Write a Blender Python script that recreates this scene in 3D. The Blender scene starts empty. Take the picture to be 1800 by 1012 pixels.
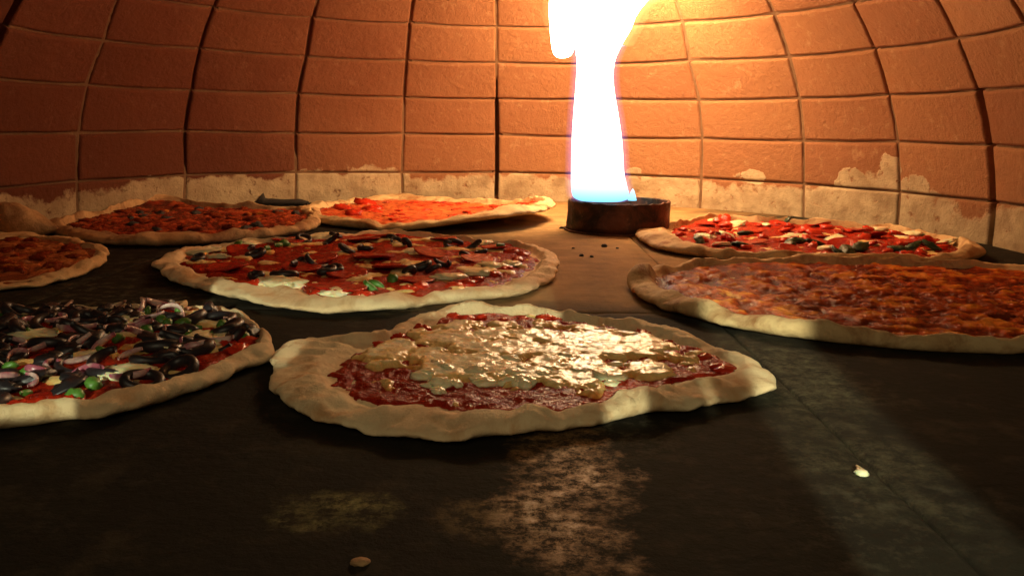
import bpy, math, random
import numpy as np
from mathutils import Matrix, Vector

random.seed(7)
scene = bpy.context.scene
R = math.radians

# ------------------------------------------------------------------ camera
FPX, CAMH = 1496.26, 0.16
PITCH, ROLL = R(10.745), R(0.729)
ex = Vector((1, 0, 0))
fw = Vector((0, math.cos(PITCH), -math.sin(PITCH)))
dn = Vector((0, -math.sin(PITCH), -math.cos(PITCH)))
eu = ex * math.cos(ROLL) - dn * math.sin(ROLL)
ev = ex * math.sin(ROLL) + dn * math.cos(ROLL)
# image u = c X - s Y, v = s X + c Y  ->  axes of the rolled frame
cam_d = bpy.data.cameras.new('camera')
cam = bpy.data.objects.new('camera', cam_d)
scene.collection.objects.link(cam)
m = Matrix((( eu.x, -ev.x, -fw.x, 0), (eu.y, -ev.y, -fw.y, 0), (eu.z, -ev.z, -fw.z, CAMH), (0, 0, 0, 1)))
cam.matrix_world = m
cam_d.sensor_width = 36
cam_d.lens = FPX / 1800 * 36
cam_d.clip_start = 0.01
cam_d.clip_end = 100
scene.camera = cam

# ------------------------------------------------------------------ world, exposure
w = bpy.data.worlds.new('World'); scene.world = w; w.use_nodes = True
w.node_tree.nodes['Background'].inputs[0].default_value = (0.55, 0.62, 0.55, 1)
w.node_tree.nodes['Background'].inputs[1].default_value = 0.004
scene.view_settings.view_transform = 'Standard'
scene.view_settings.look = 'None'
scene.view_settings.exposure = 0.0
scene.view_settings.gamma = 1.0
scene.view_settings.use_curve_mapping = False

# ------------------------------------------------------------------ light falling in through the oven mouth (cool kitchen lamps)
def kitchen_beam(target, az, elev, width, height, power, spread=0.6, dist=0.8, col=(0.93, 1.0, 0.72)):
    """rectangular lamp outside the mouth, shining in along azimuth az (deg from +Y), down by elev"""
    d = Vector((math.sin(R(az)) * math.cos(R(elev)), math.cos(R(az)) * math.cos(R(elev)), -math.sin(R(elev))))
    L = bpy.data.lights.new('kitchen_lamp', 'AREA')
    L.shape = 'RECTANGLE'; L.size = width; L.size_y = height
    L.energy = power; L.color = col; L.spread = R(spread)
    o = bpy.data.objects.new('kitchen_lamp', L); scene.collection.objects.link(o)
    o.location = Vector(target) - d * dist
    up = Vector((0, 0, 1)); x = d.cross(up).normalized(); y = x.cross(d).normalized()
    mm = Matrix((( x.x, y.x, -d.x, 0), (x.y, y.y, -d.y, 0), (x.z, y.z, -d.z, 0), (0, 0, 0, 1)))
    o.rotation_euler = mm.to_euler()
BEAM = 0.02
kitchen_beam((0.185, 0.54, 0), 4, 20, 0.070, 0.20, 3.2 * BEAM, 1.4)          # strip right of the front pizza
kitchen_beam((-0.12, 0.735, 0.01), 0, 14, 0.32, 0.036, 1.5 * BEAM)      # over the near crust of the middle pizza
kitchen_beam((-0.275, 0.47, 0.01), 0, 18, 0.08, 0.035, 0.35 * BEAM)     # near crust of the left pizza
kitchen_beam((0.064, 0.455, 0.01), 2, 18, 0.024, 0.025, 0.09 * BEAM)    # two slivers on the front crust
kitchen_beam((0.116, 0.47, 0.01), 2, 18, 0.007, 0.025, 0.016 * BEAM)
kitchen_beam((-0.150, 0.55, 0.01), 2, 18, 0.014, 0.02, 0.04 * BEAM)

kitchen_beam((0, 0.5, 0.0), 0, 32, 1.0, 0.5, 0.50, 70, 1.1, (1.0, 0.82, 0.50))            # the bright kitchen outside the mouth

# ------------------------------------------------------------------ helpers
def at(px, py, z=0.0):
    """photo pixel -> point on the horizontal plane at height z"""
    d = eu * ((px - 900) / FPX) + ev * ((py - 506) / FPX) + fw
    t = (z - CAMH) / d.z
    return Vector((d.x * t, d.y * t, z))

def hsh(ix, iy, seed):
    n = (ix.astype(np.int64) * 374761393 + iy.astype(np.int64) * 668265263 + seed * 1442695041) & 0xffffffff
    n = ((n ^ (n >> 13)) * 1274126177) & 0xffffffff
    return (n ^ (n >> 16)) & 0xffffffff
def noise(x, y, seed=0):
    x = np.asarray(x, float); y = np.asarray(y, float)
    ix = np.floor(x); iy = np.floor(y); fx = x - ix; fy = y - iy
    def g(dx, dy):
        a = hsh(ix + dx, iy + dy, seed) * (2 * np.pi / 4294967296.0)
        return np.cos(a) * (fx - dx) + np.sin(a) * (fy - dy)
    u = fx * fx * fx * (fx * (fx * 6 - 15) + 10); v = fy * fy * fy * (fy * (fy * 6 - 15) + 10)
    a = g(0, 0) * (1 - u) + g(1, 0) * u; b = g(0, 1) * (1 - u) + g(1, 1) * u
    return (a * (1 - v) + b * v) * 1.5
def fbm(x, y, seed=0, o=4):
    s = 0; a = 1.0; t = 0
    for i in range(o):
        s = s + a * noise(np.asarray(x) * 2 ** i, np.asarray(y) * 2 ** i, seed + i * 17); t += a; a *= 0.5
    return s / t * 1.4
def worley(x, y, seed=0):
    x = np.asarray(x, float); y = np.asarray(y, float)
    ix = np.floor(x); iy = np.floor(y); best = np.full(x.shape, 9.0)
    for dx in (-1, 0, 1):
        for dy in (-1, 0, 1):
            h1 = hsh(ix + dx, iy + dy, seed) / 4294967296.0; h2 = hsh(ix + dx, iy + dy, seed + 91) / 4294967296.0
            best = np.minimum(best, (ix + dx + h1 - x) ** 2 + (iy + dy + h2 - y) ** 2)
    return np.sqrt(best)
def sst(a, b, x):
    t = np.clip((np.asarray(x, float) - a) / (b - a), 0, 1); return t * t * (3 - 2 * t)

def link(name, verts, faces, mat=None, parent=None, smooth=True):
    me = bpy.data.meshes.new(name)
    me.from_pydata([tuple(v) for v in verts], [], faces)
    if smooth: me.polygons.foreach_set('use_smooth', [True] * len(me.polygons))
    if mat: me.materials.append(mat)
    me.update()
    o = bpy.data.objects.new(name, me); scene.collection.objects.link(o)
    if parent: o.parent = parent
    return o
def inst(name, me, parent, loc, rot=(0, 0, 0), sc=(1, 1, 1)):
    o = bpy.data.objects.new(name, me); scene.collection.objects.link(o)
    o.parent = parent; o.location = loc; o.rotation_euler = rot; o.scale = sc
    return o
def empty(name, loc, label=None, cat=None, group=None, kind=None):
    o = bpy.data.objects.new(name, None); scene.collection.objects.link(o)
    o.location = loc; o.empty_display_size = 0.05
    tag(o, label, cat, group, kind)
    return o
def tag(o, label=None, cat=None, group=None, kind=None):
    if label: o['label'] = label
    if cat: o['category'] = cat
    if group: o['group'] = group
    if kind: o['kind'] = kind
    return o
def grid_faces(nr, nc, wrap=False):
    f = []
    for i in range(nr - 1):
        for j in range(nc if wrap else nc - 1):
            a = i * nc + j; b = i * nc + (j + 1) % nc
            f.append((a, b, b + nc, a + nc))
    return f

# ------------------------------------------------------------------ materials
class N:
    def __init__(s, name):
        s.m = bpy.data.materials.new(name); s.m.use_nodes = True
        s.t = s.m.node_tree; s.n = s.t.nodes; s.l = s.t.links
        s.b = s.n['Principled BSDF']; s.out = s.n['Material Output']
        s.pos = s.n.new('ShaderNodeNewGeometry').outputs['Position']
        s.obj = s.n.new('ShaderNodeTexCoord').outputs['Object']
    def link(s, a, b): s.l.new(a, b)
    def noise(s, scale, detail=4, rough=0.55, co=None, dist=0.0):
        n = s.n.new('ShaderNodeTexNoise'); n.inputs['Scale'].default_value = scale
        n.inputs['Detail'].default_value = detail; n.inputs['Roughness'].default_value = rough
        n.inputs['Distortion'].default_value = dist
        s.l.new(co or s.pos, n.inputs['Vector']); return n.outputs['Fac']
    def voro(s, scale, co=None):
        n = s.n.new('ShaderNodeTexVoronoi'); n.inputs['Scale'].default_value = scale
        s.l.new(co or s.pos, n.inputs['Vector']); return n.outputs['Distance']
    def ramp(s, fac, stops):
        n = s.n.new('ShaderNodeValToRGB'); e = n.color_ramp.elements
        while len(e) < len(stops): e.new(0.5)
        for q, (p, c) in zip(e, stops):
            q.position = p; q.color = (*c, 1) if not isinstance(c, (int, float)) else (c, c, c, 1)
        s.l.new(fac, n.inputs[0]); return n.outputs[0]
    def mix(s, fac, a, b, mode='MIX'):
        n = s.n.new('ShaderNodeMix'); n.data_type = 'RGBA'; n.blend_type = mode
        for v, i in ((fac, 0), (a, 6), (b, 7)):
            if hasattr(v, 'is_output'): s.l.new(v, n.inputs[i])
            elif i == 0: n.inputs[0].default_value = v
            else: n.inputs[i].default_value = (*v, 1)
        return n.outputs[2]
    def math(s, op, a, b=0.0, clamp=False):
        n = s.n.new('ShaderNodeMath'); n.operation = op; n.use_clamp = clamp
        for v, i in ((a, 0), (b, 1)):
            if hasattr(v, 'is_output'): s.l.new(v, n.inputs[i])
            else: n.inputs[i].default_value = v
        return n.outputs[0]
    def xyz(s, v=None):
        n = s.n.new('ShaderNodeSeparateXYZ'); s.l.new(v or s.pos, n.inputs[0]); return n.outputs
    def attr(s, name):
        n = s.n.new('ShaderNodeAttribute'); n.attribute_name = name; return n.outputs['Fac']
    def rnd(s): return s.n.new('ShaderNodeObjectInfo').outputs['Random']
    def col(s, c):
        if hasattr(c, 'is_output'): s.l.new(c, s.b.inputs['Base Color'])
        else: s.b.inputs['Base Color'].default_value = (*c, 1)
        return s
    def rough(s, r):
        if hasattr(r, 'is_output'): s.l.new(r, s.b.inputs['Roughness'])
        else: s.b.inputs['Roughness'].default_value = r
        return s
    def set(s, **k):
        for a, v in k.items(): s.b.inputs[a.replace('_', ' ')].default_value = v
        return s
    def bump(s, h, strength=0.3, dist=0.002):
        n = s.n.new('ShaderNodeBump'); n.inputs['Strength'].default_value = strength
        n.inputs['Distance'].default_value = dist
        s.l.new(h, n.inputs['Height']); s.l.new(n.outputs[0], s.b.inputs['Normal']); return s

M = {}
# firebrick, with the flour and plaster left along the bottom of the wall
b = N('firebrick')
rnd = b.rnd()
c1 = b.ramp(rnd, [(0.0, (0.235, 0.094, 0.041)), (0.5, (0.275, 0.118, 0.050)), (1.0, (0.32, 0.146, 0.064))])
c2 = b.mix(b.ramp(b.noise(14, 6, 0.65), [(0.38, 0), (0.70, 0.55)]), c1, (0.27, 0.115, 0.055))
c2 = b.mix(b.ramp(b.noise(120, 4, 0.7), [(0.28, 0.5), (0.38, 0)]), c2, (0.15, 0.065, 0.035))
c2 = b.mix(b.ramp(b.noise(45, 5, 0.7), [(0.58, 0), (0.8, 0.35)]), c2, (0.60, 0.40, 0.22))
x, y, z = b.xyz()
# light falloff painted in: bricks darker and redder towards the left, in patches
painted_falloff = b.math('ADD', x, b.math('MULTIPLY', b.math('SUBTRACT', b.noise(3.5, 4, 0.6), 0.5), 0.5))
c2 = b.mix(b.ramp(b.math('ADD', painted_falloff, 0.55), [(0.0, 1), (0.55, 0)]), c2, b.mix(1.0, c2, (0.48, 0.33, 0.36), 'MULTIPLY'))
edge = b.math('MULTIPLY', b.math('SUBTRACT', b.noise(6, 3, 0.55), 0.5), 0.12)
edge2 = b.math('MULTIPLY', b.math('SUBTRACT', b.noise(38, 5, 0.65), 0.5), 0.045)
zz = b.math('ADD', b.math('ADD', z, edge), edge2)
pl = b.ramp(zz, [(0.052, 1), (0.0585, 0)])
def blob(n, cx, cy, cz, rx, rz):
    a = n.math('POWER', n.math('DIVIDE', n.math('SUBTRACT', x, cx), rx), 2)
    a2 = n.math('POWER', n.math('DIVIDE', n.math('SUBTRACT', y, cy), rx), 2)
    c = n.math('POWER', n.math('DIVIDE', n.math('SUBTRACT', z, cz), rz), 2)
    d = n.math('ADD', n.math('ADD', a, a2), c)
    d = n.math('ADD', d, n.math('MULTIPLY', n.math('SUBTRACT', n.noise(30, 5, 0.6), 0.5), 2.4))
    return n.ramp(d, [(0.62, 1), (0.72, 0)])
BLOBS = []
b.plaster_base = pl
M['brick_n'] = b
M['firebrick'] = b.m
def finish_brick(spots):
    p = b.plaster_base
    for sp in spots: p = b.math('MAXIMUM', p, blob(b, *sp))
    holes = b.ramp(b.noise(55, 6, 0.7), [(0.30, 0), (0.42, 1)])
    p = b.math('MULTIPLY', p, holes)
    pc = b.mix(b.ramp(b.noise(22, 5, 0.6), [(0.4, 0), (0.7, 1)]), (0.46, 0.34, 0.20), (0.27, 0.175, 0.095))
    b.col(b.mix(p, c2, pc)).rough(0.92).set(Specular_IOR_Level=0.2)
    h = b.math('ADD', b.math('MULTIPLY', b.noise(70, 9, 0.75), 1.5), b.math('MULTIPLY', b.noise(9, 3, 0.5), 0.8))
    b.bump(b.math('ADD', h, b.math('MULTIPLY', p, 0.5)), 0.8, 0.005)
m_ = N('lime_mortar')
m_.col(m_.mix(m_.noise(40, 5), (0.11, 0.055, 0.027), (0.22, 0.125, 0.066))).rough(0.95).set(Specular_IOR_Level=0.15)
m_.bump(m_.noise(120, 6, 0.7), 0.7, 0.004); M['mortar'] = m_.m

s = N('hearth_stone')
rnd = s.rnd()
base = s.mix(rnd, (0.017, 0.015, 0.010), (0.024, 0.020, 0.013))
base = s.mix(s.ramp(s.noise(6, 6, 0.6, dist=0.4), [(0.35, 0), (0.7, 0.8)]), base, (0.013, 0.010, 0.008))
base = s.mix(s.ramp(s.noise(28, 7, 0.7), [(0.52, 0), (0.78, 0.75)]), base, (0.07, 0.054, 0.032))
base = s.mix(s.ramp(s.noise(190, 4, 0.7), [(0.33, 0.8), (0.46, 0)]), base, (0.022, 0.017, 0.013))
sx, sy, sz = s.xyz()
flo = s.math('MULTIPLY', s.ramp(s.noise(3.2, 3, 0.5), [(0.52, 0), (0.66, 1)]), s.ramp(s.noise(70, 6, 0.75), [(0.50, 0), (0.66, 0.7)]))
base = s.mix(flo, base, (0.16, 0.135, 0.085))
pol = None
def worn_and_lit_patch(cx, cy, rx, ry, colr, k):
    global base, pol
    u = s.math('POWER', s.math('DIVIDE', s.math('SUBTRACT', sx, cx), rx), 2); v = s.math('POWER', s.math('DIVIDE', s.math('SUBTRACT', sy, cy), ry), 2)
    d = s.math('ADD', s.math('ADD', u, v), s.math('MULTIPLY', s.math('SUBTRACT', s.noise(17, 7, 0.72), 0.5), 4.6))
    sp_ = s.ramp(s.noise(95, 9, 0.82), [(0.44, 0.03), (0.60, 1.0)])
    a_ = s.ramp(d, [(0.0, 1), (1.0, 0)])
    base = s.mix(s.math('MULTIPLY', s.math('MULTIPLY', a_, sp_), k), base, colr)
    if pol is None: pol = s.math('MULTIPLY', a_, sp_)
worn_and_lit_patch(0.026, 0.360, 0.034, 0.095, (0.55, 0.28, 0.10), 0.9)  # flame's golden reflection painted into the stone colour, also made glossier
worn_and_lit_patch(-0.072, 0.335, 0.030, 0.022, (0.34, 0.30, 0.12), 0.85)
worn_and_lit_patch(0.005, 0.330, 0.040, 0.025, (0.30, 0.20, 0.09), 0.5)
worn_and_lit_patch(0.19, 0.55, 0.05, 0.12, (0.10, 0.088, 0.048), 0.8)  # strip of kitchen light also painted in as paler stone
worn_and_lit_patch(0.17, 0.40, 0.05, 0.07, (0.09, 0.075, 0.042), 0.8)  # near end of the same painted light strip
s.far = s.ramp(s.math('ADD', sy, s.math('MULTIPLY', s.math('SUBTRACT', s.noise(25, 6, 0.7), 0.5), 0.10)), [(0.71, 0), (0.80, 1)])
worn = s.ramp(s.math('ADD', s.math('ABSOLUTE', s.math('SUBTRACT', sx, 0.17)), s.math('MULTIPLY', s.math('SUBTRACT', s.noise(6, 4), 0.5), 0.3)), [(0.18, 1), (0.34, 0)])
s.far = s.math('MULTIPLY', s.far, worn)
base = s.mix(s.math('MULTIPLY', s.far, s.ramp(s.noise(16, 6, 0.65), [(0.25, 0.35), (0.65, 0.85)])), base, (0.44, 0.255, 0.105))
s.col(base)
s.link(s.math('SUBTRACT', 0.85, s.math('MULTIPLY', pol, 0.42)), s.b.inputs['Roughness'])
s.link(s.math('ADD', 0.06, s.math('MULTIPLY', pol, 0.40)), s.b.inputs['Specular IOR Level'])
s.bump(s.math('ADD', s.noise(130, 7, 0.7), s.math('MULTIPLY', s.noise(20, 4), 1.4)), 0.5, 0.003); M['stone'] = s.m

def dough(name, ca, cb, cc, toast):
    d = N(name)
    c = d.mix(d.ramp(d.noise(16, 4, 0.6), [(0.35, 0), (0.7, 1)]), ca, cb)
    c = d.mix(d.ramp(d.noise(26, 5, 0.65, dist=0.6), [(0.56 - toast, 0), (0.74 - toast, 0.9)]), c, cc)
    c = d.mix(d.ramp(d.noise(150, 4, 0.6), [(0.56, 0), (0.75, 0.35)]), c, tuple(q * 0.75 for q in cb))
    d.col(c).rough(0.75).set(Specular_IOR_Level=0.2)
    d.bump(d.math('ADD', d.noise(140, 8, 0.75), d.math('MULTIPLY', d.noise(40, 4), 1.2)), 0.65, 0.0035)
    return d.m
M['dough_pale'] = dough('pale_dough', (0.84, 0.66, 0.39), (0.75, 0.50, 0.27), (0.56, 0.28, 0.11), 0.05)
M['dough_gold'] = dough('golden_dough', (0.68, 0.48, 0.24), (0.56, 0.34, 0.15), (0.28, 0.11, 0.035), 0.08)
M['dough_dark'] = dough('toasted_dough', (0.56, 0.34, 0.16), (0.44, 0.24, 0.10), (0.20, 0.085, 0.035), 0.10)

q = N('tomato_sauce')
q.col(q.mix(q.ramp(q.noise(60, 5, 0.65), [(0.35, 0), (0.7, 1)]), (0.26, 0.011, 0.005), (0.44, 0.034, 0.010)))
q.rough(q.ramp(q.noise(40, 3), [(0.3, 0.07), (0.7, 0.20)])).set(Specular_IOR_Level=0.06)
q.bump(q.math('ADD', q.noise(170, 5, 0.65), q.math('MULTIPLY', q.noise(60, 3), 1.5)), 0.7, 0.005); M['sauce'] = q.m
q = N('red_sauce_bright')
q.col(q.mix(q.ramp(q.noise(45, 5, 0.65), [(0.35, 0), (0.65, 1)]), (0.46, 0.030, 0.010), (0.68, 0.16, 0.035)))
q.rough(0.4).bump(q.noise(150, 5, 0.65), 0.6, 0.004); M['sauce_bright'] = q.m
q = N('melted_mozzarella')
tkn = q.math('ADD', q.attr('thick'), q.math('MULTIPLY', q.math('SUBTRACT', q.noise(55, 4, 0.6), 0.5), 0.45))
cc = q.ramp(tkn, [(0.14, (0.46, 0.05, 0.010)), (0.28, (0.66, 0.25, 0.05)), (0.46, (0.80, 0.56, 0.22)), (0.64, (0.88, 0.81, 0.56))])
cc = q.mix(q.ramp(q.noise(75, 4, 0.6), [(0.66, 0), (0.74, 0.7)]), cc, (0.50, 0.08, 0.02))
q.col(cc).rough(q.ramp(q.noise(48, 4, 0.6), [(0.36, 0.12), (0.60, 0.36)])).set(Specular_IOR_Level=0.24, Subsurface_Weight=0.25, Subsurface_Scale=0.005)
q.bump(q.math('ADD', q.noise(75, 4, 0.55), q.math('MULTIPLY', q.noise(260, 3), 0.35)), 0.35, 0.005); M['cheese'] = q.m
q = N('soft_white_cheese')
cc = q.mix(q.ramp(q.noise(60, 4), [(0.5, 0), (0.75, 0.8)]), (0.84, 0.73, 0.45), (0.74, 0.50, 0.20))
q.col(cc).rough(0.2).set(Specular_IOR_Level=0.3, Subsurface_Weight=0.35, Subsurface_Scale=0.006)
q.bump(q.noise(110, 4, 0.55), 0.3, 0.003); M['curd'] = q.m
def browned(name, a, bb, dark, lo=0.0):
    q = N(name)
    tkn = q.math('ADD', q.attr('thick'), q.math('MULTIPLY', q.math('SUBTRACT', q.noise(60, 5, 0.65), 0.5), 0.6))
    mid = tuple((u * v) ** 0.5 for u, v in zip(bb, dark))
    cc = q.ramp(tkn, [(0.18, dark), (0.34, mid), (0.50, bb), (0.78, a)])
    cc = q.mix(q.ramp(q.noise(30, 5, 0.65, dist=0.6), [(0.56 - lo, 0), (0.70 - lo, 0.85)]), cc, dark)
    cc = q.mix(q.ramp(q.noise(42, 4, 0.6), [(0.62, 0), (0.72, 0.7)]), cc, tuple(min(1, v * k) for v, k in zip(a, (1.1, 1.5, 2.2))))
    q.col(cc).rough(q.ramp(q.noise(50, 4), [(0.34, 0.07), (0.62, 0.22)])).set(Specular_IOR_Level=0.045)
    q.bump(q.math('ADD', q.noise(150, 6, 0.65), q.math('MULTIPLY', q.noise(60, 4), 1.6)), 0.6, 0.005)
    return q.m
M['browned'] = browned('browned_cheese', (0.66, 0.21, 0.022), (0.40, 0.060, 0.009), (0.14, 0.018, 0.005))
M['browned_red'] = browned('dark_baked_cheese', (0.46, 0.085, 0.022), (0.30, 0.040, 0.014), (0.11, 0.018, 0.009), 0.05)
M['browned_bits'] = browned('blistered_cheese', (0.58, 0.17, 0.02), (0.40, 0.07, 0.01), (0.2, 0.03, 0.008))
M['browned_tan'] = browned('tan_baked_cheese', (0.55, 0.20, 0.06), (0.40, 0.11, 0.03), (0.25, 0.06, 0.02))
q = N('pepperoni')
q.col(q.mix(q.ramp(q.noise(110, 4, 0.6, q.obj), [(0.45, 0), (0.7, 1)]), (0.34, 0.010, 0.006), (0.52, 0.040, 0.012)))
q.rough(0.16).set(Specular_IOR_Level=0.25).bump(q.noise(190, 5), 0.6, 0.003); M['pepperoni'] = q.m
q = N('black_olive'); q.col(q.mix(q.noise(120, 4), (0.012, 0.009, 0.010), (0.030, 0.022, 0.024))).rough(0.42).set(Specular_IOR_Level=0.5)
q.bump(q.noise(150, 3), 0.2, 0.002); M['olive'] = q.m
q = N('green_pepper'); q.col(q.mix(q.noise(90, 4), (0.035, 0.13, 0.014), (0.12, 0.26, 0.04))).rough(0.42)
q.bump(q.noise(150, 3), 0.25, 0.002); M['pepper'] = q.m
q = N('red_onion'); q.col(q.mix(q.ramp(q.noise(70, 3), [(0.42, 0), (0.58, 1)]), (0.36, 0.09, 0.13), (0.66, 0.46, 0.40))).rough(0.3)
q.bump(q.noise(150, 3), 0.25, 0.002); M['onion'] = q.m
q = N('ham_strip'); q.col(q.mix(q.noise(70, 3), (0.60, 0.26, 0.18), (0.66, 0.42, 0.28))).rough(0.4)
q.bump(q.noise(150, 3), 0.25, 0.002); M['ham'] = q.m
q = N('tomato_chunk'); q.col(q.mix(q.noise(110, 4), (0.42, 0.012, 0.006), (0.58, 0.045, 0.012))).rough(0.14).set(Specular_IOR_Level=0.28)
q.bump(q.noise(200, 4), 0.4, 0.003); M['tomato'] = q.m
q = N('wilted_basil'); q.col(q.mix(q.noise(90, 4), (0.010, 0.022, 0.008), (0.03, 0.065, 0.018))).rough(0.4)
q.bump(q.noise(150, 4), 0.5, 0.003); M['basil'] = q.m
q = N('scorched_steel')
cc = q.mix(q.ramp(q.noise(22, 5, 0.65, dist=0.6), [(0.40, 0), (0.62, 1)]), (0.012, 0.009, 0.008), (0.12, 0.035, 0.015))
cc = q.mix(q.ramp(q.noise(90, 5, 0.7), [(0.60, 0), (0.78, 0.6)]), cc, (0.30, 0.13, 0.06))
q.col(cc).rough(q.ramp(q.noise(60, 4), [(0.3, 0.35), (0.7, 0.75)])).set(Metallic=0.35)
q.bump(q.noise(120, 6, 0.7), 0.5, 0.003); M['steel'] = q.m
q = N('char'); q.col(q.mix(q.noise(90, 4), (0.012, 0.009, 0.008), (0.04, 0.028, 0.02))).rough(0.8)
q.bump(q.noise(150, 6), 0.6, 0.003); M['char'] = q.m

# ------------------------------------------------------------------ oven dome
CX, CY = -0.0419, 1.1359
PROF = [(0.737, -0.004), (0.732, 0.062), (0.718, 0.140), (0.692, 0.216), (0.653, 0.285), (0.604, 0.352),
        (0.546, 0.410), (0.481, 0.461), (0.410, 0.504), (0.334, 0.538), (0.255, 0.563), (0.174, 0.580), (0.09, 0.590), (0.0, 0.593)]
pr = np.array([p[0] for p in PROF]); pz = np.array([p[1] for p in PROF]); pi_ = np.arange(len(PROF))
def spline(v, t):          # Catmull-Rom through the courses
    t = np.clip(np.asarray(t, float), 0, len(v) - 1.0001); i = np.floor(t).astype(int); f = t - i
    g = lambda k: v[np.clip(k, 0, len(v) - 1)]
    p0, p1, p2, p3 = g(i - 1), g(i), g(i + 1), g(i + 2)
    return 0.5 * (2 * p1 + (p2 - p0) * f + (2 * p0 - 5 * p1 + 4 * p2 - p3) * f ** 2 + (3 * p1 - p0 - 3 * p2 + p3) * f ** 3)
def dome(phi, t, off=0.0):
    """point on the inner face: phi from the back wall, t = course number, off = metres into the wall"""
    r = spline(pr, t); zc = spline(pz, t)
    dr = spline(pr, np.asarray(t) + 0.02) - spline(pr, np.asarray(t) - 0.02); dz = spline(pz, np.asarray(t) + 0.02) - spline(pz, np.asarray(t) - 0.02)
    L = np.sqrt(dr * dr + dz * dz) + 1e-9
    r = r + off * dz / L; zc = zc - off * dr / L
    return np.stack([CX + r * np.sin(phi), CY + r * np.cos(phi), zc + 0 * phi], -1)
PHI = [-134, -118, -101.5, -84.3, -67.8, -51.2, -33.4, -15.5, 0.4, 17.8, 35.1, 52.3, 68.0, 83.3, 97.5, 113, 129]

PHI = [R(p) for p in PHI]
KC = PHI.index(R(0.4))
oven = empty('oven_dome', (CX, CY, 0), kind='structure')
oven_inv = Matrix.Translation((-CX, -CY, 0))
NCOURSE = 8
rg = random.Random(3)
CRACK = {KC: (0.0045, 0.2, 3.4), KC + 5: (0.0062, -0.1, 3.1), KC - 5: (0.0065, 2.6, 6.0), KC - 3: (0.0027, 1.2, 5.2), KC - 2: (0.0028, 1.5, 5.2), KC + 4: (0.0026, 3.0, 5.0), KC - 1: (0.0026, 2.8, 6.0)}
# joint lines wander a little, the same for both neighbours
JP = {(k, j): (rg.gauss(0, 0.0016), rg.gauss(0, 0.0014)) for k in range(len(PHI)) for j in range(NCOURSE + 1)}
for k in range(len(PHI) - 1):
    for j in range(NCOURSE):
        nu, nv = 13, 9
        us = np.array([0, 0.006, 0.016, 0.024, 0.12, 0.3, 0.5, 0.7, 0.88, 0.976, 0.984, 0.994, 1.0])
        vs = np.array([0, 0.016, 0.045, 0.068, 0.5, 0.932, 0.955, 0.984, 1.0])
        U, V = np.meshgrid(us, vs)
        gl = CRACK.get(k, (0.0022, 0, 99)); gr = CRACK.get(k + 1, (0.0022, 0, 99))
        r_mid = spline(pr, j + 0.5)
        gapl = (gl[0] if gl[1] <= j + .5 <= gl[2] else 0.0022) / r_mid
        gapr = (gr[0] if gr[1] <= j + .5 <= gr[2] else 0.0022) / r_mid
        def cr(kk, jj): return (PHI[kk] + JP[(kk, jj)][0] / r_mid, jj + JP[(kk, jj)][1] / 0.078)
        c00, c10, c01, c11 = cr(k, j), cr(k + 1, j), cr(k, j + 1), cr(k + 1, j + 1)
        gt = 0.0021 / 0.078
        ph = (c00[0] + gapl) * (1 - U) * (1 - V) + (c10[0] - gapr) * U * (1 - V) + (c01[0] + gapl) * (1 - U) * V + (c11[0] - gapr) * U * V
        tt = (c00[1] + gt) * (1 - U) * (1 - V) + (c10[1] + gt) * U * (1 - V) + (c01[1] - gt) * (1 - U) * V + (c11[1] - gt) * U * V
        # uneven edges
        wob = 0.0009
        eu_ = np.minimum(U, 1 - U); ev_ = np.minimum(V, 1 - V)
        ph = ph + fbm(V * 3 + k * 7.3, U * 5 + j * 3.1, 5) * wob / r_mid * (1 - sst(0, 0.2, eu_))
        tt = tt + fbm(U * 5 + k * 5.1, V * 3 + j * 9.7, 6) * wob / 0.078 * (1 - sst(0, 0.2, ev_))
        round_ = 0.0026 * np.maximum(np.clip(1 - eu_ / 0.016, 0, 1) ** 1.6, np.clip(1 - ev_ / 0.045, 0, 1) ** 1.6)
        off = round_ + rg.uniform(-0.0009, 0.0009) + rg.gauss(0, 0.0010) * (U - .5) + rg.gauss(0, 0.0010) * (V - .5) \
            - 0.0030 * (1 - (2 * U - 1) ** 2) + fbm(U * 3 + k * 3.7, V * 1.7 + j * 2.9, 9) * 0.0010
        P = dome(ph, tt, off)
        B = dome(ph, tt, off + 0.055)
        verts = [tuple(p) for p in (P.reshape(-1, 3) - np.array([CX, CY, 0]))]
        n0 = len(verts)
        ring = [i for i in range(nu)] + [i * nu + nu - 1 for i in range(1, nv)] + [(nv - 1) * nu + i for i in range(nu - 2, -1, -1)] + [i * nu for i in range(nv - 2, 0, -1)]
        Bf = B.reshape(-1, 3) - np.array([CX, CY, 0])
        verts += [tuple(Bf[i]) for i in ring]
        faces = grid_faces(nv, nu)
        nr_ = len(ring)
        for a in range(nr_):
            c_ = (a + 1) % nr_
            faces.append((ring[c_], ring[a], n0 + a, n0 + c_))
        faces.append(tuple(range(n0, n0 + nr_)))
        link('brick', verts, faces, M['firebrick'], oven)
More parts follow.
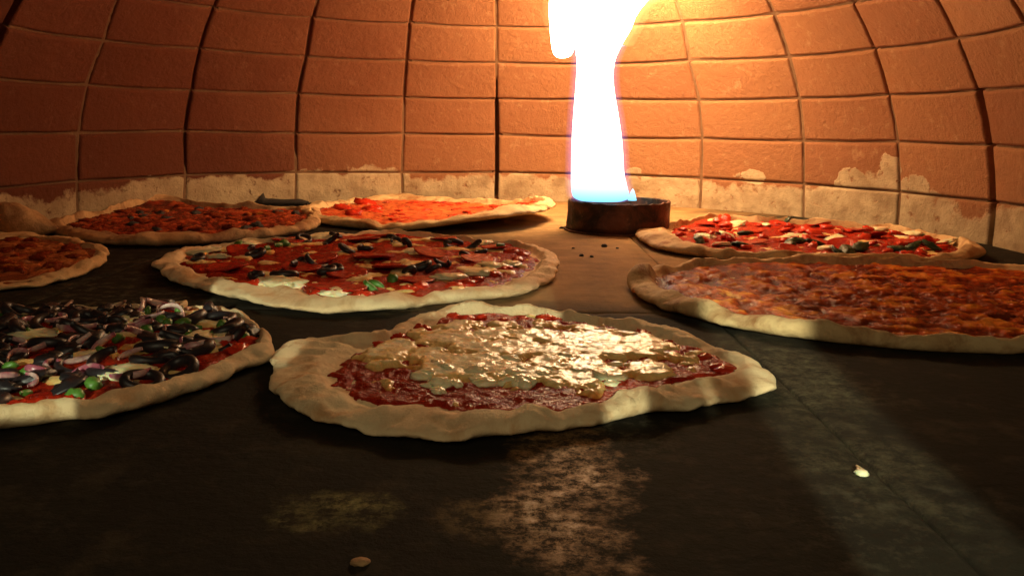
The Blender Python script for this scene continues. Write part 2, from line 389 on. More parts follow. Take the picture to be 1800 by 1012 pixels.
# mortar bed behind the bricks, raked deep where joints have cracked open
phs = list(np.linspace(PHI[0] - 0.02, PHI[-1] + 0.02, 420))
for kk in CRACK:
    phs += [PHI[kk] + d for d in np.linspace(-0.02, 0.02, 13)]
phs = np.array(sorted(phs)); ts = np.linspace(0, 12.9, 110)
Pg, Tg = np.meshgrid(phs, ts)
rec = 0.0030 + fbm(Pg * 40, Tg * 5, 21) * 0.0018
for kk, (wd, t0, t1) in CRACK.items():
    near = 1 - sst(0.006, 0.015, np.abs(Pg - PHI[kk]))
    inside = sst(t0 - .1, t0 + .1, Tg) * (1 - sst(t1 - .1, t1 + .1, Tg))
    rec = rec + near * inside * (0.040 if wd > 0.004 else 0.005)
rec = np.where(Tg > NCOURSE + 0.02, rec - 0.004, rec)
A = dome(Pg, Tg, rec) - np.array([CX, CY, 0]); Bk = dome(Pg[:, ::6], Tg[:, ::6], 0.11) - np.array([CX, CY, 0])
link('mortar', A.reshape(-1, 3), grid_faces(len(ts), len(phs)), M['mortar'], oven)
link('outer_shell', Bk.reshape(-1, 3), grid_faces(len(ts), Bk.shape[1]), M['mortar'], oven)
# two scrubbed plaster spots low on the right of the wall
sp = []
for phi, t, rx, rz in ((60.0, 1.12, 0.042, 0.038), (66.5, 1.38, 0.030, 0.040), (70.5, 1.15, 0.040, 0.030), (43.5, 1.10, 0.040, 0.018), (24.0, 1.05, 0.02, 0.014)):
    p = dome(np.array(R(phi)), np.array(t)); sp.append((float(p[0]), float(p[1]), float(p[2]), rx, rz))
finish_brick(sp)

# ------------------------------------------------------------------ hearth floor of stone slabs
hearth = empty('oven_floor', (0, 0.9, 0), kind='structure')
xs_ = [-1.03, -0.43, 0.176, 0.776]; ys_ = [-0.25, 0.15, 0.733, 1.333, 1.95]
for i in range(3):
    for j in range(4):
        g = 0.0008
        x0, x1, y0, y1 = xs_[i] + g, xs_[i + 1] - g, ys_[j] + g, ys_[j + 1] - g
        nx, ny = 40, 40
        us = np.concatenate([[0, 0.002, 0.005], np.linspace(0.02, 0.98, nx), [0.995, 0.998, 1]])
        X, Y = np.meshgrid(x0 + (x1 - x0) * us, y0 + (y1 - y0) * us)
        d = np.minimum(np.minimum(X - x0, x1 - X), np.minimum(Y - y0, y1 - Y))
        chip = np.clip(fbm(X * 30, Y * 30, 33) - 0.25, 0, 1) * 0.004
        Z = -0.0012 * (1 - sst(0, 0.003, d)) - chip * (1 - sst(0.0, 0.012, d)) + fbm(X * 6, Y * 6, 31) * 0.0004
        n = len(us); top = np.stack([X, Y - 0.9, Z], -1).reshape(-1, 3)
        ring = [a for a in range(n)] + [a * n + n - 1 for a in range(1, n)] + [(n - 1) * n + a for a in range(n - 2, -1, -1)] + [a * n for a in range(n - 2, 0, -1)]
        low = top[ring] * 1; low[:, 2] = -0.04
        faces = grid_faces(n, n); k0 = n * n
        for a in range(len(ring)):
            c_ = (a + 1) % len(ring); faces.append((ring[c_], ring[a], k0 + a, k0 + c_))
        faces.append(tuple(range(k0, k0 + len(ring))))
        link('stone_slab', np.concatenate([top, low]), faces, M['stone'], hearth)
bedv = [(-1.1, -1.2, -0.03), (0.9, -1.2, -0.03), (0.9, 1.1, -0.03), (-1.1, 1.1, -0.03)]
link('slab_bed', bedv + [(a, b_, -0.06) for a, b_, _ in bedv], [(0, 1, 2, 3), (7, 6, 5, 4), (0, 4, 5, 1), (1, 5, 6, 2), (2, 6, 7, 3), (3, 7, 4, 0)], M['char'], hearth, False)

# ------------------------------------------------------------------ pizzas
class Pizza:
    base = False
    def __init__(s, label, near, far, inner, zfar=0.016, hz=0.015, z0=0.006, mat='dough_pale', seed=1, nth=300, nin=60,
                 rimvar=0.35, bumps=(), lift=None, zin=0.009):
        s.seed, s.z0, s.hz, s.lift = seed, z0, hz, lift
        pts = [at(x, y, 0.003) for x, y in near] + [at(x, y, zfar) for x, y in far]
        c = Vector((0, 0, 0))
        xs = [p.x for p in pts]; ys = [p.y for p in pts]
        s.c = Vector(((min(xs) + max(xs)) / 2, (min(ys) + max(ys)) / 2, 0))
        s.out = s.polar(pts)
        s.inn = s.polar([at(x, y, zin) for x, y in inner])
        s.bumps = [(at(x, y, zfar), h, rr) for x, y, h, rr in bumps]
        s.root = empty('pizza', s.c, label, 'pizza', 'pizzas baking on the oven floor')
        s.rimvar = rimvar
        s.build(nth, nin, M[mat])
    def polar(s, pts):
        a = np.array([math.atan2(p.y - s.c.y, p.x - s.c.x) for p in pts]); r = np.array([math.hypot(p.x - s.c.x, p.y - s.c.y) for p in pts])
        o = np.argsort(a); a, r = a[o], r[o]
        g = np.linspace(-np.pi, np.pi, 361)[:-1]
        v = np.interp(g, a, r, period=2 * np.pi)
        ker = np.exp(-np.linspace(-2, 2, 9) ** 2); ker /= ker.sum()
        v = np.convolve(np.concatenate([v[-8:], v, v[:8]]), ker, 'same')[8:-8]
        return v
    def ev(s, tab, th): return np.interp(th, np.linspace(-np.pi, np.pi, 361)[:-1], tab, period=2 * np.pi)
    def ro(s, th): return s.ev(s.out, th) + 0.0026 * fbm(np.cos(th) * 7, np.sin(th) * 7, s.seed, 3)
    def ri(s, th):
        return np.minimum(s.ev(s.inn, th) + 0.004 * noise(np.cos(th) * 6, np.sin(th) * 6, s.seed + 3), s.ev(s.out, th) - 0.008)
    def rim_h(s, th):
        return s.hz * (1 + s.rimvar * (fbm(np.cos(th) * 2.6, np.sin(th) * 2.6, s.seed + 5, 3) + 0.45 * noise(np.cos(th) * 9, np.sin(th) * 9, s.seed + 8)))
    def extra(s, x, y):
        z = 0 * x
        for p, h, rr in s.bumps:
            z = z + h * np.exp(-((x + s.c.x - p.x) ** 2 + (y + s.c.y - p.y) ** 2) / rr ** 2)
        return z
    def lf(s, x, y):
        if not s.lift: return 0 * x
        return s.lift(x, y)
    def under(s, x, y):     # height of the dough inside the rim
        return s.z0 + 0.0012 * fbm(x * 25, y * 25, s.seed + 2) + s.lf(x, y)
    def top(s, x, y):
        x = np.asarray(x, float); y = np.asarray(y, float); th = np.arctan2(y, x); r = np.hypot(x, y)
        ri, ro = s.ri(th), s.ro(th); rm = ri + 0.36 * (ro - ri); hz = s.rim_h(th)
        z = s.under(x, y)
        return z + np.where(r > ri, (hz - s.z0) * sst(0, 1, (r - ri) / np.maximum(rm - ri, 1e-4)), 0) + s.extra(x, y)
    def build(s, nth, nin, mat):
        th = np.linspace(-np.pi, np.pi, nth + 1)[:-1]
        ri, ro, hz = s.ri(th), s.ro(th), s.rim_h(th); rm = ri + 0.36 * (ro - ri)
        rows = []
        for q in np.linspace(0.02, 1, nin):
            r = ri * q; rows.append((r * np.cos(th), r * np.sin(th), None))
        x_, y_ = ri * np.cos(th), ri * np.sin(th)
        R_ = [(x, y, s.under(x, y)) for x, y, _ in rows]
        for t in np.linspace(0, 1, 12)[1:]:
            r = ri + (rm - ri) * t
            R_.append((r * np.cos(th), r * np.sin(th), s.z0 + (hz - s.z0) * sst(0, 1, t) + s.lf(r * np.cos(th), r * np.sin(th))))
        zm = 0.45 * hz
        for a in np.linspace(0, 90, 13)[1:]:
            r = rm + (ro - rm) * math.sin(R(a)) ; R_.append((r * np.cos(th), r * np.sin(th), zm + (hz - zm) * math.cos(R(a)) ** 0.9 + s.lf(r * np.cos(th), r * np.sin(th))))
        for a in (110, 130, 150, 168):
            r = rm + (ro - rm) * math.sin(R(a)); R_.append((r * np.cos(th), r * np.sin(th), 0.0006 + (zm - 0.0006) * (1 + math.cos(R(a)) * 1.02).__abs__() + s.lf(r * np.cos(th), r * np.sin(th))))
        nrow = len(R_)
        V = []
        for i, (x, y, z) in enumerate(R_):
            rimw = sst(nin - 2, nin + 5, i) * (1 - sst(nin + 22, nrow - 1, i))
            n1 = fbm(x * 34, y * 34, s.seed + 11) * 0.0032 + fbm(x * 110, y * 110, s.seed + 13, 3) * 0.0009
            z = z + n1 * rimw + s.extra(x, y) * (1 - sst(nin + 20, nrow - 1, i))
            V.append(np.stack([x, y, z], -1))
        V = np.concatenate(V)
        verts = [tuple(v) for v in V] + [(0, 0, float(s.under(np.array(0.), np.array(0.)))), (0, 0, 0.0006)]
        f = grid_faces(nrow, nth, True); c0 = nrow * nth
        for j in range(nth):
            f.append((c0, (j + 1) % nth, j)); a = (nrow - 1) * nth
            f.append((a + j, a + (j + 1) % nth, c0 + 1))
        f = [tuple(reversed(q)) if len(q) == 4 else tuple(reversed(q)) for q in f]
        s.dough = link('dough', verts, f, mat, s.root)
    def sheet(s, name, mat, zfun, nth=260, nr=110, reach=1.10, thick=None):
        th = np.linspace(-np.pi, np.pi, nth + 1)[:-1]; V = []; TK = []
        for q in np.linspace(0.004, 1, nr) ** 0.8:
            r = np.minimum(s.ri(th) * q * reach, s.ro(th) - 0.007); x, y = r * np.cos(th), r * np.sin(th)
            e = (s.ri(th) * (1 + 0.05 * fbm(np.cos(th) * 9, np.sin(th) * 9, s.seed + 31)) - r)
            V.append(np.stack([x, y, s.under(x, y) + s.extra(x, y) + zfun(x, y, e)], -1))
            if thick: TK.append(thick(x, y, e))
        f = [tuple(reversed(q)) for q in grid_faces(nr, nth, True)]
        f.append(tuple(range(nth)))
        o = link(name, np.concatenate(V), f, M[mat], s.root)
        if thick:
            at_ = o.data.attributes.new('thick', 'FLOAT', 'POINT'); at_.data.foreach_set('value', np.concatenate(TK).astype(np.float32))
        return o
    def sauce(s, mat='sauce', h=0.0022, **k):
        def zf(x, y, e): return -0.002 + sst(-0.002, 0.006, e) * (0.002 + h * 0.7 + h * fbm(x * 55, y * 55, s.seed + 41) + 0.0005 * noise(x * 260, y * 260, s.seed + 43))
        return s.sheet('sauce', mat, zf, **k)
    def cheese(s, name, mat, cover, h=0.004, f=38, lump=0.0, **k):
        def mask(x, y, e): return fbm(x * f, y * f, s.seed + 51, 4) + cover(x, y) - 2 * (1 - sst(-0.001, 0.010, e))
        def zf(x, y, e):
            mk = mask(x, y, e); b_ = sst(-0.20, 0.55, mk)
            lp = lump * fbm(x * 75, y * 75, s.seed + 57, 3)
            lo = 0.0006 + 0.5 * lp if s.base else -0.0022
            return lo + b_ * (h + lp - lo) + 0.0005 * b_ * noise(x * 120, y * 120, s.seed + 55)
        def tk(x, y, e): return np.clip(0.5 * mask(x, y, e) + 0.25 + (0.35 * fbm(x * 75, y * 75, s.seed + 57, 3) if s.base else 0), 0, 1)
        return s.sheet(name, mat, zf, thick=tk, **k)
    def loc(s, px, py, z=0.010):
        p = at(px, py, z) - s.c; return p.x, p.y
    def put(s, name, me, x, y, dz=0.0, rz=None, tilt=0.0, sc=1.0, rg=random):
        lim = 0.95 * float(s.ri(np.array(math.atan2(y, x)))); rr_ = math.hypot(x, y)
        if rr_ > lim: x, y = x * lim / rr_, y * lim / rr_
        z = float(s.top(np.array(x), np.array(y))) + dz
        rz = rg.uniform(0, 6.28) if rz is None else rz
        k = sc if isinstance(sc, tuple) else (sc, sc, sc)
        return inst(name, me, s.root, (x, y, z), (rg.gauss(0, tilt), rg.gauss(0, tilt), rz), k)
    def inside(s, x, y, k=0.93): return math.hypot(x, y) < k * float(s.ri(np.array(math.atan2(y, x))))
    def scatter(s, n, mind, rg, taken=None, k=0.93):
        out = [] if taken is None else taken; res = []
        rmax = s.out.max(); tries = 0
        while len(res) < n and tries < 6000:
            tries += 1
            x, y = rg.uniform(-rmax, rmax), rg.uniform(-rmax, rmax)
            if not s.inside(x, y, k): continue
            if all((x - a) ** 2 + (y - b_) ** 2 > mind * mind for a, b_ in out): out.append((x, y)); res.append((x, y))
        return res

# topping meshes (a few variants of each, shared by the pieces)
def mesh_only(o):
    me = o.data; bpy.data.objects.remove(o); return me
def blob_mesh(name, mat, rx, ry, rz, seed, amp=0.3, f=2.0, nu=16, nv=9):
    V = []
    for i in range(nv):
        a = math.pi * (i + 0.5) / nv
        for j in range(nu):
            t = 2 * math.pi * j / nu
            d = np.array([math.sin(a) * math.cos(t), math.sin(a) * math.sin(t), math.cos(a)])
            k = 1 + amp * float(fbm(np.array(d[0] * f + d[2] * 3.1), np.array(d[1] * f - d[2] * 1.7), seed, 3))
            V.append((d[0] * k * rx, d[1] * k * ry, max(d[2] * k * rz, -rz * 0.55)))
    fcs = grid_faces(nv, nu, True) + [tuple(range(nu))[::-1], tuple((nv - 1) * nu + j for j in range(nu))]
    fcs = [tuple(reversed(q)) for q in fcs]
    return mesh_only(link(name, V, fcs, M[mat]))
def ring_mesh(name, mat, r, wall, h, arc, seed, nseg=22, wob=0.12):
    """section of a hollow olive or onion: a band of rounded cross-section over the given arc"""
    rg2 = random.Random(seed); cs = 8; n = int(nseg * arc / 6.2832) + 2; closed = arc > 6.2
    if closed: n = nseg
    V = []; ell = rg2.uniform(0.8, 1.15)
    for i in range(n):
        a = arc * i / (n if closed else n - 1); k = 1 + wob * math.sin(2 * a + seed) + wob * 0.5 * math.sin(3 * a + 2 * seed)
        for j in range(cs):
            c = 2 * math.pi * j / cs; q = 1.0
            if not closed: q = 0.25 + 0.75 * math.sin(math.pi * min(max(i / (n - 1), 0.06), 0.94)) ** 0.4
            rr = r * k + wall * 0.5 * math.cos(c) * q
            V.append((rr * math.cos(a), rr * ell * math.sin(a), h * 0.5 * math.sin(c) * q + 0.1 * h * math.sin(a * 2 + seed)))
    if not closed:
        ox = sum(v[0] for v in V) / len(V); oy = sum(v[1] for v in V) / len(V); V = [(a - ox, b_ - oy, c) for a, b_, c in V]
    f = []
    for i in range(n if closed else n - 1):
        for j in range(cs):
            i2 = (i + 1) % n; f.append((i * cs + j, i * cs + (j + 1) % cs, i2 * cs + (j + 1) % cs, i2 * cs + j))
    if not closed: f += [tuple(range(cs)), tuple((n - 1) * cs + j for j in range(cs))[::-1]]
    f = [tuple(reversed(q)) for q in f]
    return mesh_only(link(name, V, f, M[mat]))
def disc_mesh(name, mat, r, th, cup, seed, nseg=28):
    V = []; rows = [(0.3, 1), (0.6, 1), (0.85, 1), (0.96, 0.9), (1.0, 0.5), (0.96, 0.1), (0.6, 0), (0.3, 0)]
    for q, zz_ in rows:
        for j in range(nseg):
            a = 2 * math.pi * j / nseg
            k = r * q * (1 + 0.05 * math.sin(2 * a + seed) + 0.03 * math.sin(5 * a + seed * 2))
            V.append((k * math.cos(a), k * math.sin(a), th * zz_ + cup * q ** 3 * (0.6 + 0.4 * math.sin(2 * a + seed)) + 0.0006 * float(noise(np.array(k * math.cos(a) * 160), np.array(k * math.sin(a) * 160), seed))))
    f = grid_faces(len(rows), nseg, True) + [tuple(range(nseg))[::-1], tuple((len(rows) - 1) * nseg + j for j in range(nseg))]
    return mesh_only(link(name, V, f, M[mat]))
PEP = [disc_mesh('pepperoni_slice', 'pepperoni', 0.019, 0.0020, 0.0016 + 0.0006 * i, i + 1) for i in range(4)]
OLV = [ring_mesh('olive_slice', 'olive', 0.0068, 0.0052, 0.0055, 6.2832, i + 1) for i in range(3)] + [ring_mesh('olive_slice', 'olive', 0.0085, 0.0055, 0.006, 3.6 + 0.5 * i, i + 7) for i in range(2)]
OLB = [blob_mesh('olive_piece', 'olive', 0.0095, 0.0065, 0.0040, 60 + i, 0.55, 2.6) for i in range(3)]
GPP = [blob_mesh('pepper_piece', 'pepper', 0.0060, 0.0045, 0.0040, i + 20, 0.25) for i in range(3)] + [ring_mesh('pepper_piece', 'pepper', 0.009, 0.0042, 0.0055, 1.5, 11)]
ONI = [ring_mesh('onion_sliver', 'onion', 0.016, 0.0028, 0.0055, 1.5 + 0.4 * i, i + 15) for i in range(3)] + [ring_mesh('onion_sliver', 'onion', 0.010, 0.0026, 0.005, 2.2, 31)]
HAM = [ring_mesh('ham_strip', 'ham', 0.020, 0.0045, 0.004, 1.0 + 0.3 * i, i + 45) for i in range(2)]
TOM = [blob_mesh('tomato_piece', 'tomato', 0.0080, 0.0062, 0.0032, i + 30, 0.55, 2.6) for i in range(4)]
CUR = [blob_mesh('cheese_blob', 'curd', 0.010, 0.0075, 0.0040, i + 40, 0.28, 1.3, 24, 14) for i in range(5)]
CHF = [blob_mesh('cheese_blob', 'curd', 0.018, 0.012, 0.0036, i + 70, 0.45, 1.8, 28, 12) for i in range(4)]
BAS = [blob_mesh('basil_leaf', 'basil', 0.014, 0.008, 0.0040, i + 50, 0.6, 2.5, 18, 9) for i in range(3)]
CRB = [blob_mesh('charred_lump', 'char', 0.009, 0.006, 0.0035, i + 80, 0.5, 2.4) for i in range(3)]
BUB = [blob_mesh('cheese_bubble', 'browned_bits', 0.012, 0.009, 0.0042, i + 90, 0.5, 2.0, 18, 10) for i in range(3)]

# front pizza ------------------------------------------------------------
P1 = Pizza('pale cheese pizza with wide doughy rim and glistening molten top, nearest the camera',
    near=[(478, 660), (485, 700), (520, 728), (600, 752), (700, 772), (790, 778), (880, 770), (960, 758), (1050, 746), (1130, 728), (1230, 720), (1290, 704), (1365, 688)],
    far=[(1373, 662), (1345, 632), (1280, 604), (1220, 580), (1150, 562), (1060, 555), (1000, 546), (950, 538), (880, 530), (800, 530), (730, 545), (680, 572), (640, 588), (575, 585), (520, 586), (485, 603)],
    inner=[(578, 650), (592, 680), (660, 702), (740, 707), (800, 713), (900, 719), (1000, 713), (1100, 690), (1180, 667), (1240, 655), (1302, 655), (1290, 633), (1230, 608), (1150, 588), (1100, 575), (1000, 560), (940, 549), (800, 549), (740, 570), (690, 590), (640, 612), (600, 628)],
    zfar=0.0125, hz=0.0112, seed=101, nth=460, nin=110, mat='dough_pale', rimvar=0.40)
P1.sauce(h=0.0024, nth=420, nr=170)
cov1 = [(P1.loc(880, 600), 0.105, 0.9), (P1.loc(1060, 590), 0.06, 0.6), (P1.loc(760, 600), 0.05, 0.5)]
def cover1(x, y):
    ax, ay = P1.loc(920, 610)
    d = np.sqrt(((x - ax) / 0.135) ** 2 + ((y - ay) / 0.098) ** 2)
    return 1.08 * (1 - sst(0.62, 1.15, d)) - 0.42
P1.cheese('melted_cheese', 'cheese', cover1, h=0.0046, f=36, lump=0.0008, nth=460, nr=200)
rg1 = random.Random(11)
for i in range(54):        # small golden curds along the near side of the cheese
    px = rg1.uniform(735, 1090); py = 655 + rg1.gauss(0, 13) - 0.00016 * (px - 900) ** 2; sc = rg1.uniform(0.35, 0.8) * (1.25 if i < 8 else 1)
    x, y = P1.loc(px, py); P1.put('cheese_blob', rg1.choice(CUR), x, y, 0.0022, None, 0.15, (sc * rg1.uniform(0.8, 1.3), sc * rg1.uniform(0.8, 1.2), sc * rg1.uniform(0.9, 1.3)), rg1)
for px, py, sc in ((690, 586, 1.0), (735, 571, 1.15), (800, 552, 1.2), (822, 556, 1.1), (845, 553, 0.9), (885, 556, 0.6), (920, 556, 0.8), (965, 549, 1.2), (985, 553, 0.7), (1150, 582, 1.3), (1170, 600, 1.0), (1235, 622, 1.0), (1285, 645, 1.1), (1262, 636, 0.9), (665, 600, 0.8)):
    x, y = P1.loc(px, py); P1.put('tomato_piece', rg1.choice(TOM), x, y, 0.0018, None, 0.1, sc * 0.85, rg1)
# left pizza ------------------------------------------------------------
P2 = Pizza('pizza heaped with black olives, green pepper and red onion, cut off by left edge',
    near=[(-300, 690), (-220, 738), (-100, 758), (0, 754), (60, 744), (130, 732), (190, 737), (230, 724), (300, 702), (380, 673), (440, 644), (478, 614)],
    far=[(482, 598), (475, 578), (440, 546), (390, 520), (345, 507), (300, 522), (230, 520), (180, 520), (100, 522), (0, 528), (-150, 540), (-260, 575), (-315, 630)],
    inner=[(440, 612), (443, 565), (400, 545), (330, 530), (200, 534), (100, 534), (0, 540), (-150, 560), (-240, 610), (-220, 690), (-100, 725), (0, 719), (30, 717), (98, 714), (142, 706), (166, 693), (207, 684), (267, 680), (311, 664), (379, 637), (395, 622)],
    zfar=0.017, hz=0.0112, seed=202, nth=340, nin=70, mat='dough_pale')
P2.sauce(h=0.0024, nth=320, nr=130)
P2.cheese('melted_cheese', 'cheese', lambda x, y: 0.12 + 0 * x, h=0.0038, f=26, lump=0.001, nth=320, nr=150)
rg2 = random.Random(22); tk = []
def vis(P, lst): return [P.loc(px, py) for px, py in lst]
for (x, y) in P2.scatter(88, 0.0115, rg2, tk):
    if rg2.random() < 0.6: P2.put('olive_slice', rg2.choice(OLV), x, y, 0.0036, None, 0.3, rg2.uniform(1.1, 1.6), rg2)
    else: P2.put('olive_piece', rg2.choice(OLB), x, y, 0.0034, None, 0.25, (rg2.uniform(0.9, 1.5), rg2.uniform(0.8, 1.5), rg2.uniform(0.9, 1.3)), rg2)
for (x, y) in P2.scatter(34, 0.009, rg2, tk): P2.put('pepper_piece', rg2.choice(GPP), x, y, 0.0040, None, 0.5, rg2.uniform(0.7, 1.1), rg2)
for (x, y) in P2.scatter(46, 0.006, rg2, tk): P2.put('onion_sliver', rg2.choice(ONI), x, y, 0.0062, None, 0.28, rg2.uniform(0.7, 1.1), rg2)
for (x, y) in vis(P2, [(230, 525), (255, 535), (280, 528), (215, 545), (330, 545), (118, 525), (30, 535)]): P2.put('ham_strip', rg2.choice(HAM), x, y, 0.0055, None, 0.25, 0.8, rg2)
for (x, y) in vis(P2, [(95, 702), (60, 706), (125, 698), (430, 595), (418, 610), (400, 600), (425, 580), (30, 712)]): P2.put('tomato_piece', rg2.choice(TOM), x, y, 0.002, None, 0.1, 1.15, rg2)
for (x, y) in vis(P2, [(205, 655), (240, 648), (340, 590), (360, 600), (230, 562), (60, 585), (300, 605)]): P2.put('cheese_blob', rg2.choice(CHF), x, y, 0.003, None, 0.1, 0.9, rg2)
# middle pizza ------------------------------------------------------------
P3 = Pizza('pepperoni and black olive pizza in the middle of the oven floor',
    near=[(265, 470), (285, 489), (340, 506), (400, 522), (470, 540), (560, 550), (640, 549), (700, 546), (760, 533), (850, 527), (910, 521), (960, 500), (978, 475)],
    far=[(982, 446), (965, 426), (900, 415), (850, 413), (800, 405), (740, 400), (690, 396), (600, 400), (560, 402), (520, 410), (440, 412), (380, 418), (330, 418), (300, 432), (288, 452)],
    inner=[(340, 472), (322, 455), (350, 437), (430, 425), (520, 419), (600, 408), (690, 406), (760, 411), (830, 418), (900, 428), (932, 440), (938, 465), (900, 490), (850, 506), (780, 513), (740, 519), (670, 516), (610, 528), (560, 521), (520, 501), (440, 503), (395, 490)],
    zfar=0.018, hz=0.0122, seed=303, nth=380, nin=80, mat='dough_pale')
P3.sauce(h=0.0024, nth=320, nr=120)
P3.cheese('melted_cheese', 'cheese', lambda x, y: 0.05 + 0 * x, h=0.0036, f=26, lump=0.001, nth=320, nr=140)
rg3 = random.Random(33)
for px, py, sc in ((600, 508, 1.25), (560, 455, 1.2), (655, 452, 1.3), (640, 420, 1.25), (680, 415, 1.2), (690, 470, 1.25), (760, 445, 1.2), (530, 470, 1.1), (470, 415, 1.1), (400, 470, 1.2), (780, 420, 1.0), (840, 455, 1.1), (730, 490, 1.0), (610, 480, 1.1), (430, 440, 1.1), (870, 435, 0.9)):
    x, y = P3.loc(px, py); P3.put('pepperoni_slice', rg3.choice(PEP), x, y, 0.0026, None, 0.09, sc * 1.0, rg3)
for px, py in ((530, 462), (510, 470), (555, 465), (590, 475), (500, 485), (450, 485), (450, 447), (440, 440), (580, 425), (590, 415), (700, 425), (715, 430), (690, 420), (800, 425), (790, 432), (830, 435), (740, 470), (760, 475), (780, 465), (720, 478), (640, 437), (845, 445), (820, 450), (350, 455), (525, 418), (610, 440), (575, 478)):
    x, y = P3.loc(px, py); P3.put('olive_slice', rg3.choice(OLV), x, y, 0.0055, None, 0.3, rg3.uniform(0.95, 1.35), rg3)
for px, py in ((660, 500), (652, 505), (490, 433), (470, 437), (880, 432), (690, 492), (500, 430), (420, 432)):
    x, y = P3.loc(px, py); P3.put('pepper_piece', rg3.choice(GPP), x, y, 0.005, None, 0.4, 1.2, rg3)
for px, py in ((720, 505), (740, 500), (800, 500), (820, 495), (840, 490), (900, 440), (920, 445), (910, 455), (620, 520), (560, 512), (890, 470), (870, 480), (430, 500), (640, 515)):
    x, y = P3.loc(px, py); P3.put('tomato_piece', rg3.choice(TOM), x, y, 0.002, None, 0.1, 1.25, rg3)
for px, py, sc in ((490, 495, 1.5), (470, 505, 1.2), (590, 513, 1.1), (790, 485, 1.1), (840, 478, 1.0), (870, 465, 1.0), (900, 462, 0.9), (350, 440, 1.3), (420, 425, 1.1), (380, 450, 1.0), (560, 410, 1.1), (720, 440, 0.9), (860, 425, 0.9)):
    x, y = P3.loc(px, py); P3.put('cheese_blob', rg3.choice(CHF), x, y, 0.003, None, 0.1, sc, rg3)
# back left pizza ------------------------------------------------------------
P4 = Pizza('dark baked pizza with puffed back rim against wall at back left',
    near=[(85, 400), (112, 415), (180, 430), (260, 433), (350, 429), (420, 421), (500, 413), (540, 408), (560, 392)],
    far=[(563, 368), (548, 358), (480, 358), (400, 356), (340, 354), (270, 352), (230, 356), (190, 364), (140, 373), (95, 380), (75, 389)],
    inner=[(125, 400), (200, 413), (300, 419), (400, 414), (500, 402), (532, 386), (522, 369), (450, 363), (350, 362), (260, 364), (180, 377), (125, 389)],
    zfar=0.018, hz=0.016, seed=404, nth=300, nin=50, mat='dough_dark', bumps=((275, 352, 0.016, 0.07),))
P4.base = True
P4.cheese('baked_cheese', 'browned_red', lambda x, y: 0.30 + 0.35 * fbm(x * 60, y * 60, 5), h=0.0040, f=26, lump=0.0025, nth=280, nr=120)
rg4 = random.Random(44)
for (x, y) in P4.scatter(36, 0.022, rg4): P4.put('charred_lump' if rg4.random() < .35 else 'cheese_bubble', None or (rg4.choice(CRB) if rg4.random() < .35 else rg4.choice(BUB)), x, y, 0.003, None, 0.1, rg4.uniform(0.8, 1.4), rg4)
# back centre pizza ------------------------------------------------------------
def lift5(x, y): return 0.020 * sst(0.05, 0.24, x - 0.35 * y)
P5 = Pizza('red sauced pizza at the back wall, left of burner, its right edge lifted',
    near=[(538, 385), (600, 398), (700, 406), (780, 408), (850, 408), (920, 402), (965, 390)],
    far=[(978, 372), (950, 362), (880, 352), (800, 346), (740, 340), (690, 339), (640, 343), (590, 349), (545, 354), (533, 367)],
    inner=[(562, 380), (640, 391), (740, 397), (820, 395), (900, 387), (945, 380), (940, 369), (850, 358), (740, 352), (680, 350), (600, 359), (565, 366)],
    zfar=0.016, hz=0.015, seed=505, nth=300, nin=50, mat='dough_gold', lift=lift5)
P5.sauce('sauce_bright', h=0.003, nth=280, nr=100)
P5.cheese('melted_cheese', 'browned_tan', lambda x, y: -0.15 + 0 * x, h=0.003, f=30, nth=280, nr=110)
rg5 = random.Random(55)
for px, py, sc in ((645, 354, 1.6), (600, 362, 1.6), (620, 372, 1.4), (655, 362, 1.3), (970, 360, 0.0)):
    if sc: x, y = P5.loc(px, py, 0.014); P5.put('tomato_piece', rg5.choice(TOM), x, y, 0.003, None, 0.1, sc * 1.7, rg5)
for (x, y) in P5.scatter(40, 0.024, rg5): P5.put('tomato_piece', rg5.choice(TOM), x, y, 0.001, None, 0.1, (rg5.uniform(1.2, 2.6), rg5.uniform(1.2, 2.4), 0.9), rg5)
# left edge pizza ------------------------------------------------------------
P6 = Pizza('thin tan cheese pizza with glossy blisters in shade, cut off by left edge',
    near=[(-225, 480), (-150, 503), (-60, 511), (0, 509), (60, 503), (120, 491), (170, 472), (188, 458)],
    far=[(183, 440), (150, 422), (100, 410), (40, 404), (0, 404), (-80, 410), (-180, 428), (-230, 452)],
    inner=[(0, 490), (60, 483), (120, 468), (160, 454), (158, 442), (115, 428), (40, 417), (-60, 420), (-170, 445), (-150, 475), (-60, 492)],
    zfar=0.012, hz=0.010, seed=606, nth=280, nin=50, mat='dough_gold')
P6.base = True
P6.cheese('baked_cheese', 'browned_tan', lambda x, y: 0.30 + 0.35 * fbm(x * 60, y * 60, 5), h=0.0030, f=24, lump=0.0018, nth=260, nr=110)
rg6 = random.Random(66)
for (x, y) in P6.scatter(30, 0.02, rg6): P6.put('cheese_bubble', rg6.choice(BUB), x, y, 0.002, None, 0.1, rg6.uniform(0.7, 1.3), rg6)
